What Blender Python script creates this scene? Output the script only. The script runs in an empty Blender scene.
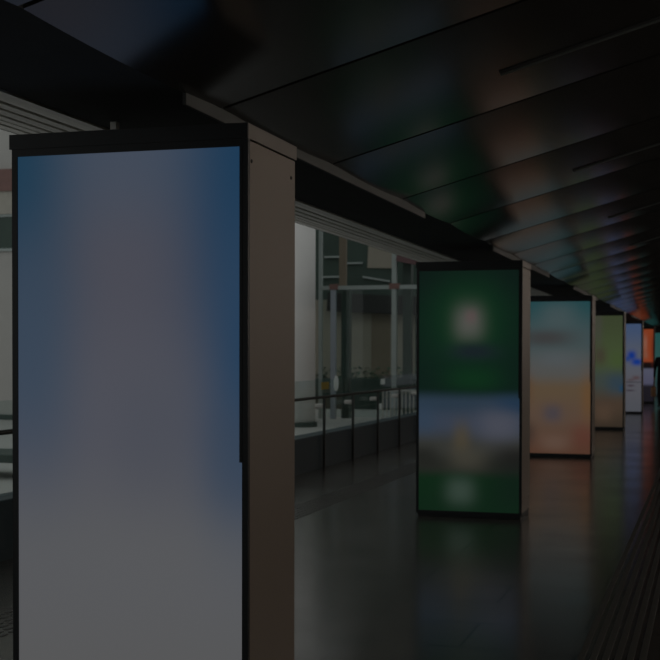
import bpy, bmesh, math, random
from mathutils import Vector, Matrix
random.seed(7)
S = bpy.context.scene
COL = S.collection
E = 4.0            # scene-referred scale; exposure below takes it back down

# ------------------------------------------------------------------ camera
cam_d = bpy.data.cameras.new('camera')
cam = bpy.data.objects.new('camera', cam_d)
COL.objects.link(cam)
FPX, CX, CY = 1244.6, 347.12, 375.12
cam_d.sensor_width = 36.0
cam_d.sensor_fit = 'HORIZONTAL'
cam_d.lens = FPX / 660 * 36
cam_d.shift_x = (330 - CX) / 660
cam_d.shift_y = (CY - 330) / 660
cam.location = (0, 0, 1.5365)
cam.rotation_mode = 'QUATERNION'
cam.rotation_quaternion = (Matrix.Rotation(0.2837, 4, 'Z') @ Matrix.Rotation(math.pi / 2 - 0.0174, 4, 'X')
                           @ Matrix.Rotation(0.002, 4, 'Z')).to_quaternion()
cam_d.dof.use_dof = True
cam_d.dof.focus_distance = 5.2
cam_d.dof.aperture_fstop = 7.0
cam_d.clip_end = 400
S.camera = cam

# ------------------------------------------------------------------ world: overcast daylight
W = bpy.data.worlds.new('overcast')
S.world = W
W.use_nodes = True
bg = W.node_tree.nodes['Background']
bg.inputs[0].default_value = (0.97, 1.0, 0.98, 1)
bg.inputs[1].default_value = 1.3

# ------------------------------------------------------------------ area light (warm fill added on the unseen right side)
def area(name, loc, rot, sx, sy, power, color):
    d = bpy.data.lights.new(name, 'AREA')
    d.shape = 'RECTANGLE'; d.size = sx; d.size_y = sy; d.energy = power; d.color = color
    o = bpy.data.objects.new(name, d); COL.objects.link(o)
    o.location = loc; o.rotation_euler = rot
    return o
area('clerestory_daylight', (4.35, 20.0, 2.72), (0, math.radians(82), 0), 0.55, 62, 1850, (1.0, 0.87, 0.755))

S.view_settings.view_transform = 'Standard'
S.view_settings.look = 'None'
S.view_settings.gamma = 1
S.view_settings.use_curve_mapping = False
S.view_settings.exposure = -2.0
S.cycles.use_denoising = True
S.cycles.max_bounces = 6
S.cycles.caustics_reflective = True
S.cycles.blur_glossy = 0.3
S.cycles.sample_clamp_indirect = 4.0

# ------------------------------------------------------------------ helpers
def lin(c):
    c /= 255.0
    return c / 12.92 if c <= 0.04045 else ((c + 0.055) / 1.055) ** 2.4
def rgb(r, g, b): return (lin(r), lin(g), lin(b), 1)

def mat(name, col, rough=0.5, metal=0.0, ior=1.45, noise=0.0, nscale=8.0, bump=0.0, stretch=None):
    m = bpy.data.materials.new(name); m.use_nodes = True
    nt = m.node_tree; b = nt.nodes['Principled BSDF']
    b.inputs['Base Color'].default_value = (*col, 1)
    b.inputs['Roughness'].default_value = rough
    b.inputs['Metallic'].default_value = metal
    b.inputs['IOR'].default_value = ior
    if noise or bump:
        tc = nt.nodes.new('ShaderNodeTexCoord'); mp = nt.nodes.new('ShaderNodeMapping')
        nz = nt.nodes.new('ShaderNodeTexNoise'); nz.inputs['Scale'].default_value = nscale
        nz.inputs['Detail'].default_value = 5
        if stretch: mp.inputs['Scale'].default_value = stretch
        nt.links.new(tc.outputs['Object'], mp.inputs[0]); nt.links.new(mp.outputs[0], nz.inputs['Vector'])
        if noise:
            mr = nt.nodes.new('ShaderNodeMapRange')
            mr.inputs['To Min'].default_value = 1 - noise; mr.inputs['To Max'].default_value = 1 + noise
            nt.links.new(nz.outputs['Fac'], mr.inputs['Value'])
            vm = nt.nodes.new('ShaderNodeVectorMath'); vm.operation = 'SCALE'
            vm.inputs[0].default_value = col
            nt.links.new(mr.outputs[0], vm.inputs['Scale']); nt.links.new(vm.outputs[0], b.inputs['Base Color'])
        if bump:
            bp = nt.nodes.new('ShaderNodeBump'); bp.inputs['Strength'].default_value = bump
            bp.inputs['Distance'].default_value = 0.01
            nt.links.new(nz.outputs['Fac'], bp.inputs['Height']); nt.links.new(bp.outputs[0], b.inputs['Normal'])
    return m

M = {}
M['black'] = mat('black_glossy_frame', (0.006, 0.008, 0.010), 0.45, noise=0.1)
M['bronze'] = mat('bronze_painted_steel', (0.24, 0.20, 0.165), 0.5, 0.0, noise=0.06, nscale=3, stretch=(1, 1, 0.3))
M['bronze_cap'] = mat('bronze_cap_steel', (0.17, 0.15, 0.13), 0.5, 0.0, noise=0.06)
M['screw'] = mat('dark_screw', (0.03, 0.028, 0.025), 0.4, 0.6, noise=0.1)
M['soffit'] = mat('black_soffit', (0.055, 0.058, 0.06), 0.85, ior=1.2, noise=0.15)
M['alu'] = mat('brushed_aluminium', (0.052, 0.060, 0.060), 0.7, 0.0, noise=0.15, nscale=4, stretch=(1, 0.1, 4))  # grey that imitates light caught along the ceiling edge
M['slotlip'] = mat('dull_grey_lip', (0.10, 0.12, 0.115), 0.6, noise=0.1)
M['slat'] = mat('grey_slat_metal', (0.72, 0.72, 0.67), 0.42, 0.1, noise=0.35, nscale=3, stretch=(5, 0.35, 1))
M['dark'] = mat('dark_void', (0.02, 0.021, 0.021), 0.7, noise=0.2)
M['curb'] = mat('dark_blue_curb', (0.014, 0.040, 0.055), 0.5, noise=0.2, nscale=2)
M['rail'] = mat('dark_steel_rail', (0.045, 0.048, 0.045), 0.4, 0.5, noise=0.1)
M['clamp'] = mat('pale_steel_clamp', (0.55, 0.52, 0.5), 0.4, 0.2, noise=0.1)
M['wallpaint'] = mat('dark_wall_paint', (0.05, 0.048, 0.045), 0.7, noise=0.1)
M['tactile'] = mat('tactile_steel', (0.085, 0.08, 0.07), 0.45, 0.0, noise=0.15)
M['white'] = mat('pale_render', (0.46, 0.46, 0.44), 0.8, noise=0.1, nscale=1.2, bump=0.1)
M['column'] = mat('pale_column_paint', (0.78, 0.775, 0.76), 0.7, noise=0.08, nscale=1.5)
M['brown'] = mat('red_brown_cladding', (0.22, 0.13, 0.115), 0.7, noise=0.15)
M['tan'] = mat('tan_cladding', (0.42, 0.41, 0.36), 0.7, noise=0.1)
M['green'] = mat('dark_green_facade', (0.045, 0.075, 0.062), 0.5, noise=0.4, nscale=0.8)
M['khaki'] = mat('khaki_panel', (0.30, 0.285, 0.235), 0.7, noise=0.15, nscale=0.8)
M['olive'] = mat('olive_panel', (0.20, 0.17, 0.125), 0.7, noise=0.3, nscale=0.9)
M['frame'] = mat('pale_green_steel', (0.36, 0.42, 0.41), 0.5, 0.1, noise=0.1)
M['frameblue'] = mat('pale_blue_steel', (0.36, 0.41, 0.47), 0.5, 0.1, noise=0.1)
M['pave'] = mat('pale_paving', (0.47, 0.46, 0.45), 0.6, noise=0.12, nscale=1.5)
M['bench'] = mat('dark_green_stone', (0.06, 0.085, 0.075), 0.6, noise=0.2)
M['yellow'] = mat('yellow_paper', (0.5, 0.41, 0.18), 0.7, noise=0.1)
M['paper'] = mat('pale_paper', (0.85, 0.88, 0.88), 0.7, noise=0.05)
for k_ in ('yellow', 'paper'):          # thin paper lets daylight through
    nt_ = M[k_].node_tree; tl = nt_.nodes.new('ShaderNodeBsdfTranslucent'); mx_ = nt_.nodes.new('ShaderNodeMixShader')
    pb = nt_.nodes['Principled BSDF']; tl.inputs[0].default_value = pb.inputs['Base Color'].default_value
    mx_.inputs[0].default_value = 0.65
    nt_.links.new(pb.outputs[0], mx_.inputs[1]); nt_.links.new(tl.outputs[0], mx_.inputs[2])
    nt_.links.new(mx_.outputs[0], nt_.nodes['Material Output'].inputs['Surface'])
M['coat'] = mat('dark_cloth', (0.02, 0.02, 0.022), 0.9, noise=0.3)
M['skin'] = mat('skin', (0.45, 0.27, 0.19), 0.6, noise=0.05)
M['hair'] = mat('dark_hair', (0.015, 0.011, 0.009), 0.6, noise=0.3, nscale=40)
M['leather'] = mat('tan_leather', (0.42, 0.22, 0.11), 0.6, noise=0.1)

# glossy dark ceiling panel
def ceiling_mat():
    m = mat('dark_lacquered_panel', (0.028, 0.028, 0.025), 0.19, 0.0, ior=2.1, noise=0.1, nscale=0.8)
    return m
M['ceiling'] = ceiling_mat()

# floor: large dark polished tiles
def floor_mat():
    m = bpy.data.materials.new('polished_dark_tile'); m.use_nodes = True
    nt = m.node_tree; L = nt.links.new; b = nt.nodes['Principled BSDF']
    tc = nt.nodes.new('ShaderNodeTexCoord')
    mp = nt.nodes.new('ShaderNodeMapping'); mp.inputs['Location'].default_value = (0.05, 0.2, 0)
    br = nt.nodes.new('ShaderNodeTexBrick'); br.offset = 0.5
    br.inputs['Scale'].default_value = 1.0
    br.inputs['Brick Width'].default_value = 1.2; br.inputs['Row Height'].default_value = 0.6
    br.inputs['Mortar Size'].default_value = 0.009
    br.inputs['Color1'].default_value = (0.072, 0.067, 0.061, 1)
    br.inputs['Color2'].default_value = (0.088, 0.083, 0.075, 1)
    br.inputs['Mortar'].default_value = (0.012, 0.012, 0.012, 1)
    L(tc.outputs['Object'], mp.inputs[0]); L(mp.outputs[0], br.inputs['Vector'])
    L(br.outputs['Color'], b.inputs['Base Color'])
    nz = nt.nodes.new('ShaderNodeTexNoise'); nz.inputs['Scale'].default_value = 1.3; nz.inputs['Detail'].default_value = 6
    L(tc.outputs['Object'], nz.inputs['Vector'])
    mr = nt.nodes.new('ShaderNodeMapRange'); mr.inputs['To Min'].default_value = 0.12; mr.inputs['To Max'].default_value = 0.26
    L(nz.outputs['Fac'], mr.inputs['Value']); L(mr.outputs[0], b.inputs['Roughness'])
    b.inputs['IOR'].default_value = 1.9
    bp = nt.nodes.new('ShaderNodeBump'); bp.inputs['Strength'].default_value = 0.25; bp.inputs['Distance'].default_value = 0.003
    bp.invert = True
    L(br.outputs['Fac'], bp.inputs['Height']); L(bp.outputs[0], b.inputs['Normal'])
    return m
M['floor'] = floor_mat()

def glass_mat():
    m = bpy.data.materials.new('tinted_clear_glass'); m.use_nodes = True
    nt = m.node_tree; L = nt.links.new
    nt.nodes.remove(nt.nodes['Principled BSDF'])
    out = nt.nodes['Material Output']
    t = nt.nodes.new('ShaderNodeBsdfTransparent'); t.inputs[0].default_value = (0.90, 0.945, 0.935, 1)
    g = nt.nodes.new('ShaderNodeBsdfGlossy'); g.inputs['Roughness'].default_value = 0.03
    lw = nt.nodes.new('ShaderNodeLayerWeight'); lw.inputs['Blend'].default_value = 0.5
    pw = nt.nodes.new('ShaderNodeMath'); pw.operation = 'POWER'; pw.inputs[1].default_value = 5.0
    L(lw.outputs['Facing'], pw.inputs[0])
    fr = nt.nodes.new('ShaderNodeMath'); fr.operation = 'MULTIPLY_ADD'; fr.inputs[1].default_value = 0.45; fr.inputs[2].default_value = 0.02
    L(pw.outputs[0], fr.inputs[0])
    mx = nt.nodes.new('ShaderNodeMixShader')
    L(fr.outputs[0], mx.inputs[0]); L(t.outputs[0], mx.inputs[1]); L(g.outputs[0], mx.inputs[2]); L(mx.outputs[0], out.inputs[0])
    return m
M['glass'] = glass_mat()

# screens: u runs left to right, v bottom to top on the lit picture
def screen_mat(name, ramp, blobs):
    """ramp: [(v, (r,g,b))] backdrop; blobs: (u, v, su, sv, (r,g,b), amount) soft shapes laid over it"""
    m = bpy.data.materials.new(name); m.use_nodes = True
    nt = m.node_tree; L = nt.links.new
    b = nt.nodes['Principled BSDF']
    tc = nt.nodes.new('ShaderNodeTexCoord'); sp = nt.nodes.new('ShaderNodeSeparateXYZ')
    L(tc.outputs['Generated'], sp.inputs[0])
    cr = nt.nodes.new('ShaderNodeValToRGB'); cr.color_ramp.interpolation = 'EASE'
    els = cr.color_ramp.elements
    while len(els) < len(ramp): els.new(0.5)
    for e, (p, c) in zip(els, ramp): e.position = p; e.color = rgb(*c)
    L(sp.outputs['Z'], cr.inputs[0])
    cur = cr.outputs[0]
    def mth(op, a, bb=None):
        n = nt.nodes.new('ShaderNodeMath'); n.operation = op
        for i, v in enumerate((a, bb)):
            if v is None: continue
            if isinstance(v, (int, float)): n.inputs[i].default_value = v
            else: L(v, n.inputs[i])
        return n.outputs[0]
    for (u, v, su, sv, c, amt) in blobs:
        du = mth('DIVIDE', mth('SUBTRACT', sp.outputs['X'], u), su)
        dv = mth('DIVIDE', mth('SUBTRACT', sp.outputs['Z'], v), sv)
        r2 = mth('ADD', mth('POWER', mth('ABSOLUTE', du), 2.4), mth('POWER', mth('ABSOLUTE', dv), 2.4))
        w = mth('MULTIPLY', mth('POWER', 2.71828, mth('MULTIPLY', r2, -1.0)), amt)
        mx = nt.nodes.new('ShaderNodeMix'); mx.data_type = 'RGBA'
        L(w, mx.inputs['Factor']); L(cur, mx.inputs['A']); mx.inputs['B'].default_value = rgb(*c)
        cur = mx.outputs['Result']
    b.inputs['Base Color'].default_value = (0.01, 0.01, 0.01, 1)
    b.inputs['Roughness'].default_value = 0.5
    b.inputs['Specular IOR Level'].default_value = 0.1
    L(cur, b.inputs['Emission Color']); b.inputs['Emission Strength'].default_value = E
    return m

def add_box(bm, x0, x1, y0, y1, z0, z1, bevel=0.0):
    r = bmesh.ops.create_cube(bm, size=1)
    for v in r['verts']:
        v.co = Vector(((x0 + x1) / 2 + v.co.x * (x1 - x0), (y0 + y1) / 2 + v.co.y * (y1 - y0), (z0 + z1) / 2 + v.co.z * (z1 - z0)))
    if bevel:
        es = set()
        for v in r['verts']: es.update(v.link_edges)
        bmesh.ops.bevel(bm, geom=list(es), offset=bevel, segments=2, profile=0.5, affect='EDGES')
def add_cyl(bm, loc, rad, length, axis='Z', segs=24, r2=None):
    rot = {'Z': Matrix.Identity(4), 'X': Matrix.Rotation(math.pi / 2, 4, 'Y'), 'Y': Matrix.Rotation(math.pi / 2, 4, 'X')}[axis]
    bmesh.ops.create_cone(bm, cap_ends=True, segments=segs, radius1=rad, radius2=rad if r2 is None else r2, depth=length,
                          matrix=Matrix.Translation(loc) @ rot)
def obj(name, bm, m, parent=None, smooth=False):
    me = bpy.data.meshes.new(name)
    if smooth:
        for f in bm.faces: f.smooth = True
    bm.to_mesh(me); bm.free()
    me.materials.append(m)
    o = bpy.data.objects.new(name, me); COL.objects.link(o)
    if parent: o.parent = parent
    return o
def boxes(name, m, lst, parent=None, bevel=0.0):
    bm = bmesh.new()
    for b in lst: add_box(bm, *b, bevel=bevel)
    return obj(name, bm, m, parent)
def struct(o): o['kind'] = 'structure'; return o
def tag(o, label, cat, group=None):
    o['label'] = label; o['category'] = cat
    if group: o['group'] = group
    return o
def thing(name, label, cat, loc=(0, 0, 0), group=None):
    o = bpy.data.objects.new(name, None); COL.objects.link(o); o.location = loc
    o.empty_display_size = 0.2
    return tag(o, label, cat, group)

# ------------------------------------------------------------------ the setting
Y0, Y1 = -6.0, 78.0
XE, ZE, SL = -1.95, 2.55, 0.28         # left edge of the dark ceiling, its height, its rise to the right
XR = 1.4                                # ridge
struct(boxes('floor', M['floor'], [(-5.0, 4.5, Y0, Y1, -0.2, 0)]))

def ceiling():
    bm = bmesh.new()
    P, NS, GAP, BOW = 1.57, 12, 0.030, 0.015
    zc = lambda x: ZE + SL * (min(x, XR) - XE) - (SL * (x - XR) if x > XR else 0)
    n = int((Y1 - Y0) / P) + 2
    k0 = 3.255 - 6 * P
    for k in range(n):
        ya, yb = k0 + k * P + GAP / 2, k0 + (k + 1) * P - GAP / 2
        if ya >= Y1: break
        rows = []
        for i in range(NS + 1):
            t = i / NS; y = ya + t * (yb - ya); d = -BOW * (1 - (2 * t - 1) ** 2)
            rows.append([bm.verts.new((x, y, zc(x) + d)) for x in (XE, XR, 4.5)])
        for i in range(NS):
            for j in range(2):
                f = bm.faces.new((rows[i][j], rows[i + 1][j], rows[i + 1][j + 1], rows[i][j + 1])); f.smooth = True
        # returns up into the joint
        for row in (rows[0], rows[-1]):
            lo = [bm.verts.new(v.co) for v in row]
            up = [bm.verts.new(v.co + Vector((0, 0, 0.03))) for v in row]
            for j in range(2): bm.faces.new((lo[j], lo[j + 1], up[j + 1], up[j]))
    bmesh.ops.recalc_face_normals(bm, faces=[f for f in bm.faces])
    for f in bm.faces:
        pass
    return obj('ceiling', bm, M['ceiling'])
c = struct(ceiling())
# dark roof deck over the panels and over the left soffit
def prism_y(name, m, prof, y0, y1, parent=None):
    bm = bmesh.new()
    a = [bm.verts.new((x, y0, z)) for x, z in prof]; b = [bm.verts.new((x, y1, z)) for x, z in prof]
    bm.faces.new(a); bm.faces.new(list(reversed(b)))
    for i in range(len(prof)):
        j = (i + 1) % len(prof); bm.faces.new((a[i], b[i], b[j], a[j]))
    bmesh.ops.recalc_face_normals(bm, faces=bm.faces)
    return obj(name, bm, m, parent)
zr = ZE + SL * (XR - XE)
struct(prism_y('trim_1', M['soffit'], [(XE, ZE + 0.04), (XR, zr + 0.04), (4.5, zr - SL * 3.1 + 0.04), (4.5, zr + 0.5), (XE, zr + 0.5)], Y0, Y1))
struct(boxes('trim_2', M['soffit'], [(-2.62, XE, Y0, Y1, ZE, ZE + 0.4)]))                     # black soffit band
# left eave of ridged metal slats rising outwards
def slats():
    bm = bmesh.new()
    cuts = [0, 0.055, 0.21, 0.26, 0.36, 0.40, 0.55, 0.60, 0.70, 0.75, 0.90, 1.0]
    for i in range(len(cuts) - 1):
        t0, t1 = cuts[i], cuts[i + 1] - 0.011
        xa, xb = -2.63 - 2.35 * t0, -2.63 - 2.35 * t1
        za, zb = 2.565 + 0.64 * t0, 2.565 + 0.64 * t1
        dz = 0.022 if i % 2 == 0 else 0.0
        v = [bm.verts.new((x, y, z)) for y in (Y0, Y1) for x, z in ((xa, za - dz), (xb, zb - 0.012 - dz), (xb, zb + 0.03), (xa, za + 0.03))]
        for q in ((0, 1, 2, 3), (7, 6, 5, 4), (0, 4, 5, 1), (1, 5, 6, 2), (2, 6, 7, 3), (3, 7, 4, 0)):
            bm.faces.new([v[a] for a in q])
    bmesh.ops.recalc_face_normals(bm, faces=bm.faces)
    return obj('trim_3', bm, M['slat'])
struct(slats())
struct(prism_y('trim_4', M['dark'], [(-2.62, 2.62), (-5.0, 3.26), (-5.0, 3.18), (-5.02, 3.18), (-5.02, 3.6), (-2.62, 3.0)], Y0, Y1))
# solid right wall, end walls
struct(boxes('wall_right', M['wallpaint'], [(4.5, 4.7, Y0, Y1, 0, 3.4)]))
struct(boxes('wall_back', M['wallpaint'], [(-5.0, 4.7, Y0 - 0.2, Y0, 0, 4.0)]))
struct(boxes('wall_front', M['dark'], [(-5.0, 4.7, Y1, Y1 + 0.2, 0, 4.0)]))
struct(boxes('baseboard_left', M['curb'], [(-5.25, -5.0, Y0, Y1, -0.2, 0.45)], bevel=0.01))    # low dark curb under the glass balustrade

# tactile paving
def tactile_ribs():
    bm = bmesh.new()
    for j in range(6):
        x = -0.615 + j * 0.06
        y = Y0
        add_box(bm, x - 0.017, x + 0.017, Y0, Y1, 0.0, 0.005, bevel=0.002)
    return obj('trim_5', bm, M['tactile'])
struct(tactile_ribs())
def tactile_studs():
    bm = bmesh.new()
    for j in range(6):
        x = -3.98 + j * 0.06
        for i in range(230):
            y = 5.0 + i * 0.1 + (0.05 if j % 2 else 0)
            add_box(bm, x - 0.014, x + 0.014, y - 0.03, y + 0.03, 0, 0.003)
    return obj('trim_6', bm, mat('black_studs', (0.035, 0.033, 0.03), 0.5, noise=0.1))
struct(tactile_studs())

# ------------------------------------------------------------------ advertising kiosks
KX, KW, KD, KH, KY, KS = -1.665, 1.0, 0.572, 2.40, 4.3809, 7.1017
def kiosk(i, label, smat):
    y = KY + i * KS
    t = thing('advertising_kiosk', label, 'advertising kiosk', (KX - KW / 2, y, 0), 'illuminated kiosks in a row')
    w = KW / 2
    boxes('body', M['bronze'], [(-w + 0.004, w - 0.004, 0.022, KD - 0.01, 0.05, KH - 0.062)], t, bevel=0.003)
    boxes('base', M['black'], [(-w + 0.015, w - 0.012, 0.012, KD - 0.02, 0.0, 0.05)], t, bevel=0.003)
    boxes('top_cap', M['bronze_cap'], [(-w - 0.004, w, 0.006, KD, KH - 0.058, KH)], t, bevel=0.002)
    # black front frame round the screen: sill, header and stiles in one mesh
    fs = 0.024
    boxes('front_frame', M['black'], [(-w, -w + fs, -0.0, 0.0225, 0.03, KH - 0.058), (w - fs, w - 0.0005, -0.0, 0.0225, 0.03, KH - 0.058),
                                      (-w + fs, w - fs, 0, 0.0225, 0.03, 0.058), (-w + fs, w - fs, 0, 0.0225, KH - 0.087, KH - 0.058),
                                      (-w - 0.009, w, -0.004, 0.006, KH - 0.058, KH),
                                      (w - fs - 0.010, w - fs, -0.002, 0.02, 1.125, KH - 0.087)], t)
    boxes('screen', smat, [(-w + fs, w - fs, 0.006, 0.0215, 0.058, KH - 0.087)], t)
    boxes('rear_door', M['black'], [(-w + 0.02, w - 0.02, KD - 0.01, KD + 0.004, 0.07, KH - 0.08)], t, bevel=0.003)
    if i < 3:
        for zz in (2.262, 0.16):
            for yy in (0.045, 0.508):
                bm = bmesh.new(); add_cyl(bm, (w - 0.004, yy, zz), 0.008, 0.006, 'X', 12); add_cyl(bm, (w - 0.0005, yy, zz), 0.004, 0.003, 'X', 6)
                obj('screw', bm, M['screw'], t)
    return t

pale = (85, 86, 88)
k1 = screen_mat('screen_blue_white', [(0, (86, 86, 86)), (0.30, (86, 87, 90)), (0.55, (78, 79, 88)), (0.8, (73, 74, 84)), (1, (66, 74, 88))],
    [(-0.02, 0.98, 0.26, 0.26, (28, 57, 78), 1.0), (0.05, 0.66, 0.22, 0.22, (52, 68, 86), 0.8), (1.04, 0.98, 0.30, 0.32, (26, 56, 82), 1.0),
     (1.04, 0.66, 0.20, 0.26, (36, 62, 88), 0.95), (0.97, 0.48, 0.16, 0.10, (52, 66, 84), 0.6), (0.60, 0.52, 0.2, 0.12, (70, 74, 84), 0.5)])
k2 = screen_mat('screen_green_blue', [(0, (12, 34, 20)), (0.13, (12, 36, 20)), (0.19, (34, 36, 32)), (0.27, (50, 51, 48)), (0.37, (52, 60, 74)), (0.45, (40, 54, 68)), (0.515, (10, 28, 22)), (0.8, (10, 30, 22)), (1, (10, 24, 20))],
    [(0.5, 0.79, 0.34, 0.17, (15, 50, 28), 0.85), (0.55, 0.55, 0.28, 0.05, (12, 48, 24), 0.7), (0.5, 0.785, 0.15, 0.075, (80, 80, 76), 0.85), (0.52, 0.81, 0.06, 0.03, (90, 70, 72), 0.5), (0.55, 0.665, 0.24, 0.035, (22, 30, 36), 0.9),
     (0.95, 0.44, 0.2, 0.04, (18, 46, 70), 0.7), (0.8, 0.36, 0.22, 0.07, (72, 74, 84), 0.8), (0.04, 0.38, 0.14, 0.06, (42, 60, 78), 0.6), (0.43, 0.305, 0.09, 0.07, (72, 64, 48), 0.7), (0.5, 0.22, 0.20, 0.05, (62, 60, 52), 0.7),
     (0.03, 0.225, 0.18, 0.05, (30, 31, 28), 0.85), (1.0, 0.22, 0.26, 0.06, (28, 27, 26), 0.95), (0.42, 0.085, 0.15, 0.06, (52, 66, 58), 0.85), (1.0, 0.1, 0.3, 0.1, (12, 26, 20), 0.7)])
k3 = screen_mat('screen_teal_orange', [(0, (76, 52, 40)), (0.25, (82, 66, 55)), (0.42, (84, 70, 54)), (0.54, (76, 76, 74)), (0.75, (60, 74, 76)), (1, (32, 66, 70))],
    [(0.5, 0.90, 0.3, 0.10, (68, 80, 82), 0.7), (0.3, 0.76, 0.44, 0.055, (56, 54, 54), 0.85), (0.5, 0.62, 0.35, 0.06, (76, 82, 86), 0.6), (0.42, 0.265, 0.15, 0.06, (64, 60, 66), 0.85),
     (0.98, 0.36, 0.13, 0.16, (94, 68, 42), 0.75), (0.02, 0.42, 0.12, 0.10, (84, 62, 44), 0.6), (0.9, 0.12, 0.2, 0.09, (84, 46, 38), 0.6), (0.02, 0.13, 0.14, 0.08, (50, 40, 36), 0.7), (0.45, 0.07, 0.25, 0.06, (94, 76, 66), 0.6)])
k4 = screen_mat('screen_olive', [(0, (50, 42, 34)), (0.2, (64, 52, 42)), (0.42, (54, 62, 58)), (0.6, (60, 72, 46)), (1, (54, 62, 42))],
    [(0.9, 0.39, 0.24, 0.09, (42, 58, 70), 0.85), (0.99, 0.345, 0.07, 0.03, (24, 58, 84), 0.8), (0.52, 0.64, 0.14, 0.08, (58, 50, 42), 0.8), (0.48, 0.9, 0.1, 0.2, (62, 60, 56), 0.6), (0.6, 0.12, 0.2, 0.08, (76, 60, 48), 0.6), (0.9, 0.60, 0.16, 0.08, (58, 74, 40), 0.6)])
k5 = screen_mat('screen_white_blue', [(0, (72, 74, 80)), (0.3, (78, 78, 84)), (0.6, (78, 82, 92)), (1, (58, 74, 102))],
    [(0.74, 0.64, 0.12, 0.055, (10, 44, 116), 1.0), (0.88, 0.565, 0.15, 0.04, (10, 46, 118), 1.0), (0.63, 0.60, 0.06, 0.03, (14, 50, 110), 0.8), (0.86, 0.385, 0.10, 0.022, (70, 46, 46), 0.7), (0.72, 0.36, 0.1, 0.015, (64, 48, 50), 0.6),
     (0.5, 0.335, 0.9, 0.005, (30, 28, 34), 0.8), (0.72, 0.295, 0.09, 0.014, (50, 40, 48), 0.8), (0.70, 0.24, 0.12, 0.011, (46, 40, 48), 0.8)])
k6 = screen_mat('screen_orange_lilac', [(0, (24, 22, 28)), (0.20, (26, 24, 30)), (0.26, (70, 70, 88)), (0.44, (74, 76, 92)), (0.475, (14, 12, 14)), (0.53, (26, 14, 12)), (0.56, (120, 54, 30)), (1, (118, 52, 28))],
    [(0.73, 0.80, 0.07, 0.12, (122, 84, 70), 0.8), (0.98, 0.72, 0.06, 0.2, (84, 32, 22), 0.7), (0.74, 0.64, 0.08, 0.05, (112, 80, 66), 0.6)])
k7 = screen_mat('screen_teal', [(0, (36, 48, 50)), (0.5, (40, 72, 70)), (1, (30, 70, 68))], [(0.5, 0.4, 0.3, 0.1, (64, 74, 72), 0.6)])
kiosk(0, 'large bronze and black kiosk with a pale blue and white screen, closest to the viewer', k1)
kiosk(1, 'kiosk with a dark green screen above a blue and tan picture', k2)
kiosk(2, 'kiosk with a teal screen that turns orange in its lower half', k3)
kiosk(3, 'kiosk with an olive green and brown screen, behind the teal and orange one', k4)
kiosk(4, 'kiosk with a white screen marked by bright blue shapes', k5)
kiosk(5, 'distant kiosk with an orange picture above a lilac one', k6)
kiosk(6, 'distant kiosk with a plain teal screen, behind the orange one beside the person', k7)

# grey strips standing in for light reflected on the ceiling edge, one starting above each kiosk
names = ['first, above the large pale blue kiosk', 'above the green screen kiosk', 'above the teal and orange kiosk', 'above the olive screen kiosk', 'above the white and blue screen kiosk']
for i in range(5):
    ya = 4.45 + i * KS
    bm = bmesh.new(); add_box(bm, XE - 0.012, XE + 0.004, ya, ya + 4.2, ZE - 0.056, ZE - 0.001, bevel=0.002)
    tag(obj('edge_strip', bm, M['alu']), 'grey metal strip along the ceiling edge, ' + names[i], 'trim strip', 'metal strips on the ceiling edge')
# small pale bracket under the black soffit, left of the big kiosk's top
bm = bmesh.new(); add_box(bm, -2.53, -2.50, 4.96, 4.99, 2.49, ZE, bevel=0.002); add_box(bm, -2.56, -2.47, 4.955, 4.995, 2.485, 2.493)
tag(obj('bracket', bm, M['slat']), 'small pale metal bracket hanging from the black soffit above the big kiosk', 'bracket')

# linear slots across the ceiling
for i, w_ in enumerate(['closest to the viewer', 'second from the viewer', 'third from the viewer', 'farthest in the row']):
    y = 5.68 + i * 3.14
    x0, x1 = -0.93, 1.2
    t = thing('linear_slot', 'narrow grey linear slot crossing the dark ceiling, ' + w_, 'ceiling slot', (x0, y, ZE + SL * (x0 - XE) - 0.020), 'linear slots in the ceiling')
    L_ = (x1 - x0)
    def slab(name, ya, yb, za, zb, m):
        bm = bmesh.new(); add_box(bm, 0, L_, ya, yb, za, zb)
        for v in bm.verts: v.co.z += SL * v.co.x
        obj(name, bm, m, t)
    slab('lip', 0.0, 0.028, -0.004, 0.010, M['slotlip'])
    slab('groove', -0.035, 0.0, 0.001, 0.007, M['soffit'])

# ------------------------------------------------------------------ glass balustrade
t = thing('glass_balustrade', 'long glass balustrade with dark steel handrail and posts on the dark curb', 'balustrade', (-5.0, 4.7, 0))
PS = 1.403; p0 = 7.49 - 4.7 - 2 * PS
NP = 26
bm = bmesh.new(); add_cyl(bm, (0.05, (p0 + (NP - 1) * PS) / 2, 0.955), 0.019, (NP - 1) * PS + p0 + 1.0, 'Y', 12)
obj('handrail', bm, M['rail'], t, smooth=True)
for i in range(NP):
    y = p0 + i * PS
    o = boxes('post', M['rail'], [(0.025, 0.06, y - 0.014, y + 0.014, 0.0, 0.94)], t, bevel=0.004)
    bm = bmesh.new(); add_box(bm, -0.10, 0.015, y + 0.02, y + 0.12, 0.80, 0.86, bevel=0.015)
    obj('clamp', bm, M['clamp'], o)
    if i < NP - 1:
        boxes('glass_panel', M['glass'], [(-0.13, -0.118, y + 0.012, y + PS - 0.012, 0.45, 1.175)], t)
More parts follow.
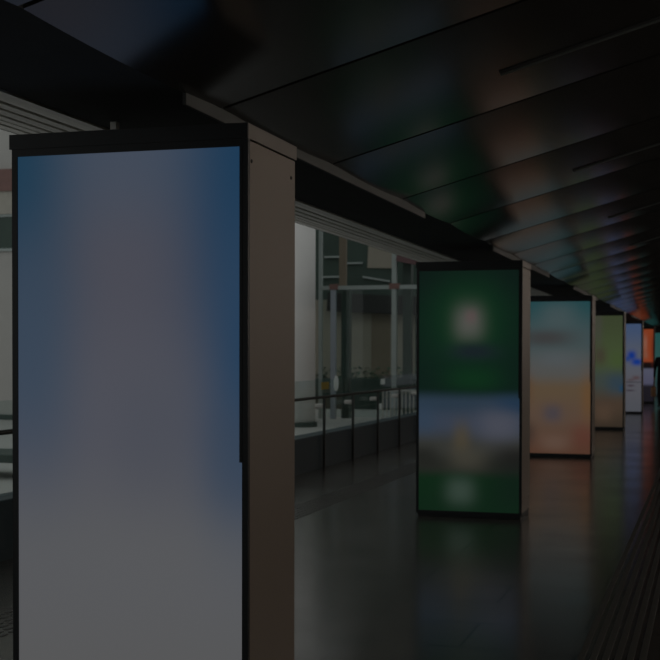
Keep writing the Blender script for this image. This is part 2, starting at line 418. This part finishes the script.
# paper notices on the glass
def notice(name, y, z, w, h, m, label, round_=False):
    bm = bmesh.new()
    if round_: add_cyl(bm, (-5.113, y, z), w / 2, 0.008, 'X', 24)
    else: add_box(bm, -5.117, -5.109, y - w / 2, y + w / 2, z - h / 2, z + h / 2)
    tag(obj(name, bm, m), label, 'notice', 'notices on the balustrade glass')
notice('notice', 16.45, 1.09, 0.34, 0.10, M['yellow'], 'yellow notice on the balustrade glass beside the round white column')
notice('round_notice', 16.98, 1.11, 0.22, 0.12, M['paper'], 'round pale notice on the balustrade glass right of the yellow one', True)
notice('notice', 19.62, 1.08, 0.24, 0.09, M['paper'], 'small white notice on the glass near the green screen kiosk, above the handrail')
notice('notice', 19.42, 0.68, 0.24, 0.10, M['paper'], 'small white notice on the glass near the green screen kiosk, below the handrail')

# ------------------------------------------------------------------ outside, beyond the balustrade
struct(boxes('floor', M['pave'], [(-60, -5.25, -10, 90, -0.3, 0)])).name = 'floor_outside'
# pale building with a round column at its corner
b = thing('building', 'pale rendered building with a red brown band, beyond the balustrade on the left', 'building', (-20, 25.2, 0))
boxes('wall', M['white'], [(-22, 11.0, 0, 2.4, 0, 9)], b)
boxes('brown_band', M['brown'], [(-20, 8.2, -0.12, 0, 5.22, 5.72)], b)
boxes('tan_band', M['tan'], [(-20, 8.2, -0.08, 0, 4.70, 5.22)], b)
wn = boxes('window', M['green'], [(-2, 6.5, -0.03, 0.0, 3.9, 4.66)], b)
boxes('window_frame', M['frame'], [(-2.05, 6.55, -0.05, -0.03, 4.64, 4.70), (-2.05, 6.55, -0.05, -0.03, 3.86, 3.92)] + [(x, x + 0.06, -0.05, -0.03, 3.9, 4.66) for x in (0, 2, 4, 6)], wn)
boxes('plinth', M['bench'], [(-22, 11.3, -0.03, 0.0, 0, 0.12)], b)
bm = bmesh.new(); add_cyl(bm, (0, 0, 3.5), 0.36, 7.0, 'Z', 48)
t = thing('column', 'round white column standing outside, seen right of the big kiosk', 'column', (-8.30, 24.8, 0))
obj('shaft', bm, M['column'], t, smooth=True)
bm = bmesh.new(); add_cyl(bm, (0, 0, 0.05), 0.40, 0.10, 'Z', 48); obj('base_ring', bm, M['bench'], t)
# low bench in the gap left of the big kiosk
bn = thing('bench', 'low dark green stone bench outside, left of the big kiosk', 'bench', (-8.4, 13.9, 0))
boxes('seat', M['bench'], [(-1.8, 1.2, -0.6, 0.3, 0.20, 0.30)], bn, bevel=0.01)
for x in (-1.6, 0.9): boxes('leg', M['bench'], [(x - 0.1, x + 0.1, -0.5, 0.2, 0, 0.2)], bn)
# steel portal frame with glass
fr = thing('glazed_screen', 'tall glazed screen of pale steel posts and a crossbar, outside beyond the balustrade', 'glazed screen', (-8.8, 28, 0))
boxes('edge_post', M['frame'], [(-0.06, 0.02, -0.03, 0.05, 0, 4.45)], fr)
boxes('post', M['frameblue'], [(0.24, 0.36, -0.05, 0.05, 0, 3.03)], fr)
boxes('post', M['frame'], [(1.72, 1.83, -0.05, 0.05, 0, 4.0)], fr)
boxes('crossbar', M['frame'], [(0.02, 2.75, -0.04, 0.04, 3.03, 3.12)], fr)
boxes('upper_post', M['olive'], [(0.43, 0.60, 0.02, 0.10, 3.12, 4.3)], fr)
boxes('joint', M['brown'], [(0.22, 0.42, -0.07, 0.06, 3.03, 3.16)], fr)
boxes('joint', M['brown'], [(1.66, 1.90, -0.07, 0.06, 3.03, 3.16)], fr)
boxes('back_post', M['green'], [(0.40, 0.60, 0.3, 0.5, 0, 3.03)], fr)
boxes('back_post', M['green'], [(1.90, 2.10, 0.3, 0.5, 0, 4.0)], fr)
for x0, x1 in ((0.02, 0.24), (0.36, 1.72), (1.83, 2.7)):
    boxes('glass_pane', M['glass'], [(x0, x1, -0.005, 0.005, 0.05, 3.03)], fr)
# dark green and khaki building behind
g = thing('building', 'dark green and khaki building far behind the glazed screen', 'building', (-10, 36, 0))
boxes('upper_wall', M['green'], [(-5, 4.5, 0, 2, 3.16, 8)], g)
boxes('lower_wall', M['khaki'], [(-2.5, 0.25, 0, 2, 0, 3.16)], g)
boxes('lower_panel', M['olive'], [(0.25, 0.85, 0, 2, 0, 3.0)], g)
boxes('lower_wall', M['khaki'], [(0.85, 1.6, 0, 2, 0, 3.16)], g)
boxes('lower_wall', M['green'], [(1.6, 4.5, 0, 2, 0, 3.16), ], g)
boxes('fascia', M['dark'], [(-1.2, 2.4, -0.3, 0, 2.75, 3.3)], g).rotation_euler = (0, math.radians(3), 0)
boxes('upper_panel', M['khaki'], [(0.0, 0.75, -0.05, 0, 4.1, 4.75)], g).rotation_euler = (0, math.radians(2), 0)
for (x0, x1, z0, z1) in ((-1.2, -0.6, 4.42, 4.47), (-0.5, 0.0, 4.22, 4.27), (-1.3, -0.7, 3.82, 3.87)):
    boxes('rail', M['frame'], [(x0, x1, -0.1, -0.02, z0, z1)], g)
bm = bmesh.new(); add_box(bm, -0.65, 0.2, -0.09, -0.02, 3.70, 3.75); o = obj('rail', bm, M['frame'], g); o.rotation_euler = (0, math.radians(10), 0); o.location = (0, 0, 0.05)
# hedge-like dark planter row in front of it
pl = thing('planter', 'dark green planter wall behind the glazed screen', 'planter', (-9.2, 33, 0))
boxes('box', M['green'], [(-1.5, 3.5, 0, 0.6, 0, 0.85)], pl, bevel=0.02)
bm = bmesh.new()
for k in range(420):
    x = random.uniform(-1.45, 3.45); y = random.uniform(0.05, 0.55); z = 0.85 + random.random() ** 1.5 * 0.3
    a = random.uniform(0, 6.28); s = random.uniform(0.05, 0.1)
    d1 = Vector((math.cos(a), math.sin(a), random.uniform(-0.6, 0.6))) * s; d2 = Vector((-math.sin(a), math.cos(a), random.uniform(-0.3, 0.6))) * s * 0.5
    p = Vector((x, y, z)); bm.faces.new([bm.verts.new(q) for q in (p - d1, p - d2, p + d1, p + d2)])
o = obj('foliage', bm, mat('leaf_green', (0.04, 0.10, 0.06), 0.6, noise=0.3), pl); o['kind'] = 'stuff'
# slatted fence right of the second post
f = thing('fence', 'pale vertical bar fence outside beside the green screen kiosk', 'fence', (-6.85, 26, 0))
boxes('bar', M['tan'], [(0.06 + k * 0.085, 0.085 + k * 0.085, 0, 0.03, 0.0, 0.75) for k in range(16)], f)
boxes('fence_rail', M['tan'], [(0, 1.4, -0.01, 0.04, 0.08, 0.13), (0, 1.4, -0.01, 0.04, 0.72, 0.76)], f)
# small red brown awning
a = boxes('awning', mat('maroon_awning', (0.14, 0.08, 0.085), 0.7, noise=0.1), [(0, 0.85, -0.25, 0.1, -0.05, 0.14)])
a.location = (-6.95, 28.1, 3.72); a.rotation_euler = (0, math.radians(12), 0)
tag(a, 'small maroon awning above the right post of the glazed screen', 'awning')

# ------------------------------------------------------------------ walking person at the far right edge
def skin_body():
    V = {'pelvis': ((0, 0, 0.93), 0.165), 'waist': ((0, -0.01, 1.08), 0.15), 'chest': ((0, 0.0, 1.30), 0.155), 'neck0': ((0, 0, 1.44), 0.085),
         'neck': ((0, -0.01, 1.50), 0.052), 'head0': ((0, -0.02, 1.57), 0.072), 'head': ((0, -0.02, 1.64), 0.085), 'crown': ((0, -0.01, 1.71), 0.06)}
    Ed = [('pelvis', 'waist'), ('waist', 'chest'), ('chest', 'neck0'), ('neck0', 'neck'), ('neck', 'head0'), ('head0', 'head'), ('head', 'crown')]
    for s, n in ((-1, 'l'), (1, 'r')):
        st = -s
        V['sh' + n] = ((s * 0.18, 0, 1.40), 0.065); V['el' + n] = ((s * 0.235, 0.05 * st, 1.13), 0.046); V['wr' + n] = ((s * 0.25, -0.06 + 0.09 * st, 0.89), 0.032)
        V['hip' + n] = ((s * 0.09, 0, 0.86), 0.105); V['kn' + n] = ((s * 0.10, -0.06 + 0.14 * s, 0.49), 0.066)
        V['an' + n] = ((s * 0.10, 0.03 + 0.22 * s, 0.10), 0.045); V['to' + n] = ((s * 0.11, -0.12 + 0.22 * s, 0.045), 0.036)
        Ed += [('chest', 'sh' + n), ('sh' + n, 'el' + n), ('el' + n, 'wr' + n), ('pelvis', 'hip' + n), ('hip' + n, 'kn' + n), ('kn' + n, 'an' + n), ('an' + n, 'to' + n)]
        # palm and five fingers
        wx, wy, wz = V['wr' + n][0]
        V['pa' + n] = ((wx, wy - 0.015, wz - 0.07), 0.030); Ed.append(('wr' + n, 'pa' + n))
        for q, (dy, ln) in enumerate(((-0.036, 0.065), (-0.013, 0.075), (0.010, 0.070), (0.032, 0.055))):
            V[f'f{q}a' + n] = ((wx, wy - 0.015 + dy, wz - 0.105), 0.010); V[f'f{q}b' + n] = ((wx - s * 0.02, wy - 0.015 + dy, wz - 0.105 - ln), 0.008)
            Ed += [('pa' + n, f'f{q}a' + n), (f'f{q}a' + n, f'f{q}b' + n)]
        V['th' + n] = ((wx - s * 0.02, wy - 0.065, wz - 0.09), 0.009); Ed.append(('pa' + n, 'th' + n))
    keys = list(V); me = bpy.data.meshes.new('person')
    me.from_pydata([V[k][0] for k in keys], [(keys.index(a), keys.index(b)) for a, b in Ed], [])
    o = bpy.data.objects.new('person', me); COL.objects.link(o)
    md = o.modifiers.new('skin', 'SKIN'); md.use_smooth_shade = True
    for k, sv in zip(keys, me.skin_vertices[0].data if me.skin_vertices else []): pass
    return o, keys, V
o, keys, V = skin_body()
me = o.data
if not me.skin_vertices:
    bpy.context.view_layer.objects.active = o
    me.attributes  # layer is created by the modifier operator below
    bm = bmesh.new(); bm.from_mesh(me); bm.verts.layers.skin.verify(); bm.to_mesh(me); bm.free()
sl = me.skin_vertices[0].data
for i, k in enumerate(keys):
    r = V[k][1]; sl[i].radius = (r, r)
    sl[i].use_root = (k == 'pelvis')
for i, k in enumerate(keys):
    if k in ('chest', 'waist', 'pelvis'): sl[i].radius = (V[k][1] * 1.15, V[k][1] * 0.8)
ss = o.modifiers.new('sub', 'SUBSURF'); ss.levels = 1; ss.render_levels = 2
# zones by height on the one continuous surface: clothes, skin
pm = M['coat'].copy(); pm.name = 'person_surface'
nt = pm.node_tree; tcn = nt.nodes.new('ShaderNodeTexCoord'); sx = nt.nodes.new('ShaderNodeSeparateXYZ')
nt.links.new(tcn.outputs['Object'], sx.inputs[0])
gt = nt.nodes.new('ShaderNodeMath'); gt.operation = 'GREATER_THAN'; gt.inputs[1].default_value = 1.475
nt.links.new(sx.outputs['Z'], gt.inputs[0])
ab = nt.nodes.new('ShaderNodeMath'); ab.operation = 'ABSOLUTE'; nt.links.new(sx.outputs['X'], ab.inputs[0])
g2 = nt.nodes.new('ShaderNodeMath'); g2.operation = 'GREATER_THAN'; g2.inputs[1].default_value = 0.205; nt.links.new(ab.outputs[0], g2.inputs[0])
l2 = nt.nodes.new('ShaderNodeMath'); l2.operation = 'LESS_THAN'; l2.inputs[1].default_value = 0.88; nt.links.new(sx.outputs['Z'], l2.inputs[0])
an = nt.nodes.new('ShaderNodeMath'); an.operation = 'MULTIPLY'; nt.links.new(g2.outputs[0], an.inputs[0]); nt.links.new(l2.outputs[0], an.inputs[1])
mxx = nt.nodes.new('ShaderNodeMath'); mxx.operation = 'MAXIMUM'; nt.links.new(gt.outputs[0], mxx.inputs[0]); nt.links.new(an.outputs[0], mxx.inputs[1])
mc = nt.nodes.new('ShaderNodeMix'); mc.data_type = 'RGBA'
mc.inputs['A'].default_value = (0.02, 0.02, 0.022, 1); mc.inputs['B'].default_value = (0.45, 0.27, 0.19, 1)
nt.links.new(mxx.outputs[0], mc.inputs['Factor']); nt.links.new(mc.outputs['Result'], nt.nodes['Principled BSDF'].inputs['Base Color'])
me.materials.append(pm)
tag(o, 'person in dark clothes walking at the far right edge, a tan bag in hand', 'person')
o.location = (-1.27, 36.5, 0.0); o.rotation_euler = (0, 0, math.radians(0))
person = o
def face_bits(parent):
    bm = bmesh.new(); bmesh.ops.create_uvsphere(bm, u_segments=20, v_segments=14, radius=0.098, matrix=Matrix.Translation((0, 0.004, 1.665)) @ Matrix.Diagonal((0.92, 1.05, 1.08, 1)))
    bmesh.ops.delete(bm, geom=[v for v in bm.verts if v.co.z < 1.60 or (v.co.y < -0.045 and v.co.z < 1.70)], context='VERTS')
    h = obj('hair', bm, M['hair'], parent, smooth=True)
    for s in (-1, 1):
        bm = bmesh.new(); bmesh.ops.create_uvsphere(bm, u_segments=8, v_segments=6, radius=0.011, matrix=Matrix.Translation((s * 0.03, -0.093, 1.635))); obj('eye', bm, M['hair'], parent, smooth=True)
        bm = bmesh.new(); bmesh.ops.create_uvsphere(bm, u_segments=8, v_segments=6, radius=0.024, matrix=Matrix.Translation((s * 0.085, -0.01, 1.62)) @ Matrix.Diagonal((0.4, 0.8, 1.3, 1))); obj('ear', bm, M['skin'], parent, smooth=True)
    bm = bmesh.new(); bmesh.ops.create_cone(bm, cap_ends=True, segments=8, radius1=0.016, radius2=0.005, depth=0.045, matrix=Matrix.Translation((0, -0.108, 1.612)) @ Matrix.Rotation(-0.4, 4, 'X')); obj('nose', bm, M['skin'], parent, smooth=True)
    bm = bmesh.new(); add_box(bm, -0.022, 0.022, -0.098, -0.088, 1.568, 1.576, bevel=0.002); obj('mouth', bm, M['brown'], parent)
face_bits(person)
# tan bag hanging from the hand on the left of the picture
bg_ = thing('handbag', 'tan handbag held by the person at the far right edge', 'handbag', (-1.27 - 0.27, 36.5 - 0.06, 0.33))
bm = bmesh.new(); add_box(bm, -0.065, 0.065, -0.16, 0.16, 0.0, 0.28, bevel=0.03); obj('pouch', bm, M['leather'], bg_)
bm = bmesh.new()
pts = [Vector((0, 0.1 * math.cos(a), 0.28 + 0.11 * math.sin(a))) for a in [math.pi * k / 10 for k in range(11)]]
for p, q in zip(pts, pts[1:]):
    d = q - p; bmesh.ops.create_cone(bm, cap_ends=True, segments=8, radius1=0.008, radius2=0.008, depth=d.length * 1.1, matrix=Matrix.Translation((p + q) / 2) @ d.to_track_quat('Z', 'Y').to_matrix().to_4x4())
obj('handle', bm, M['leather'], bg_, smooth=True)
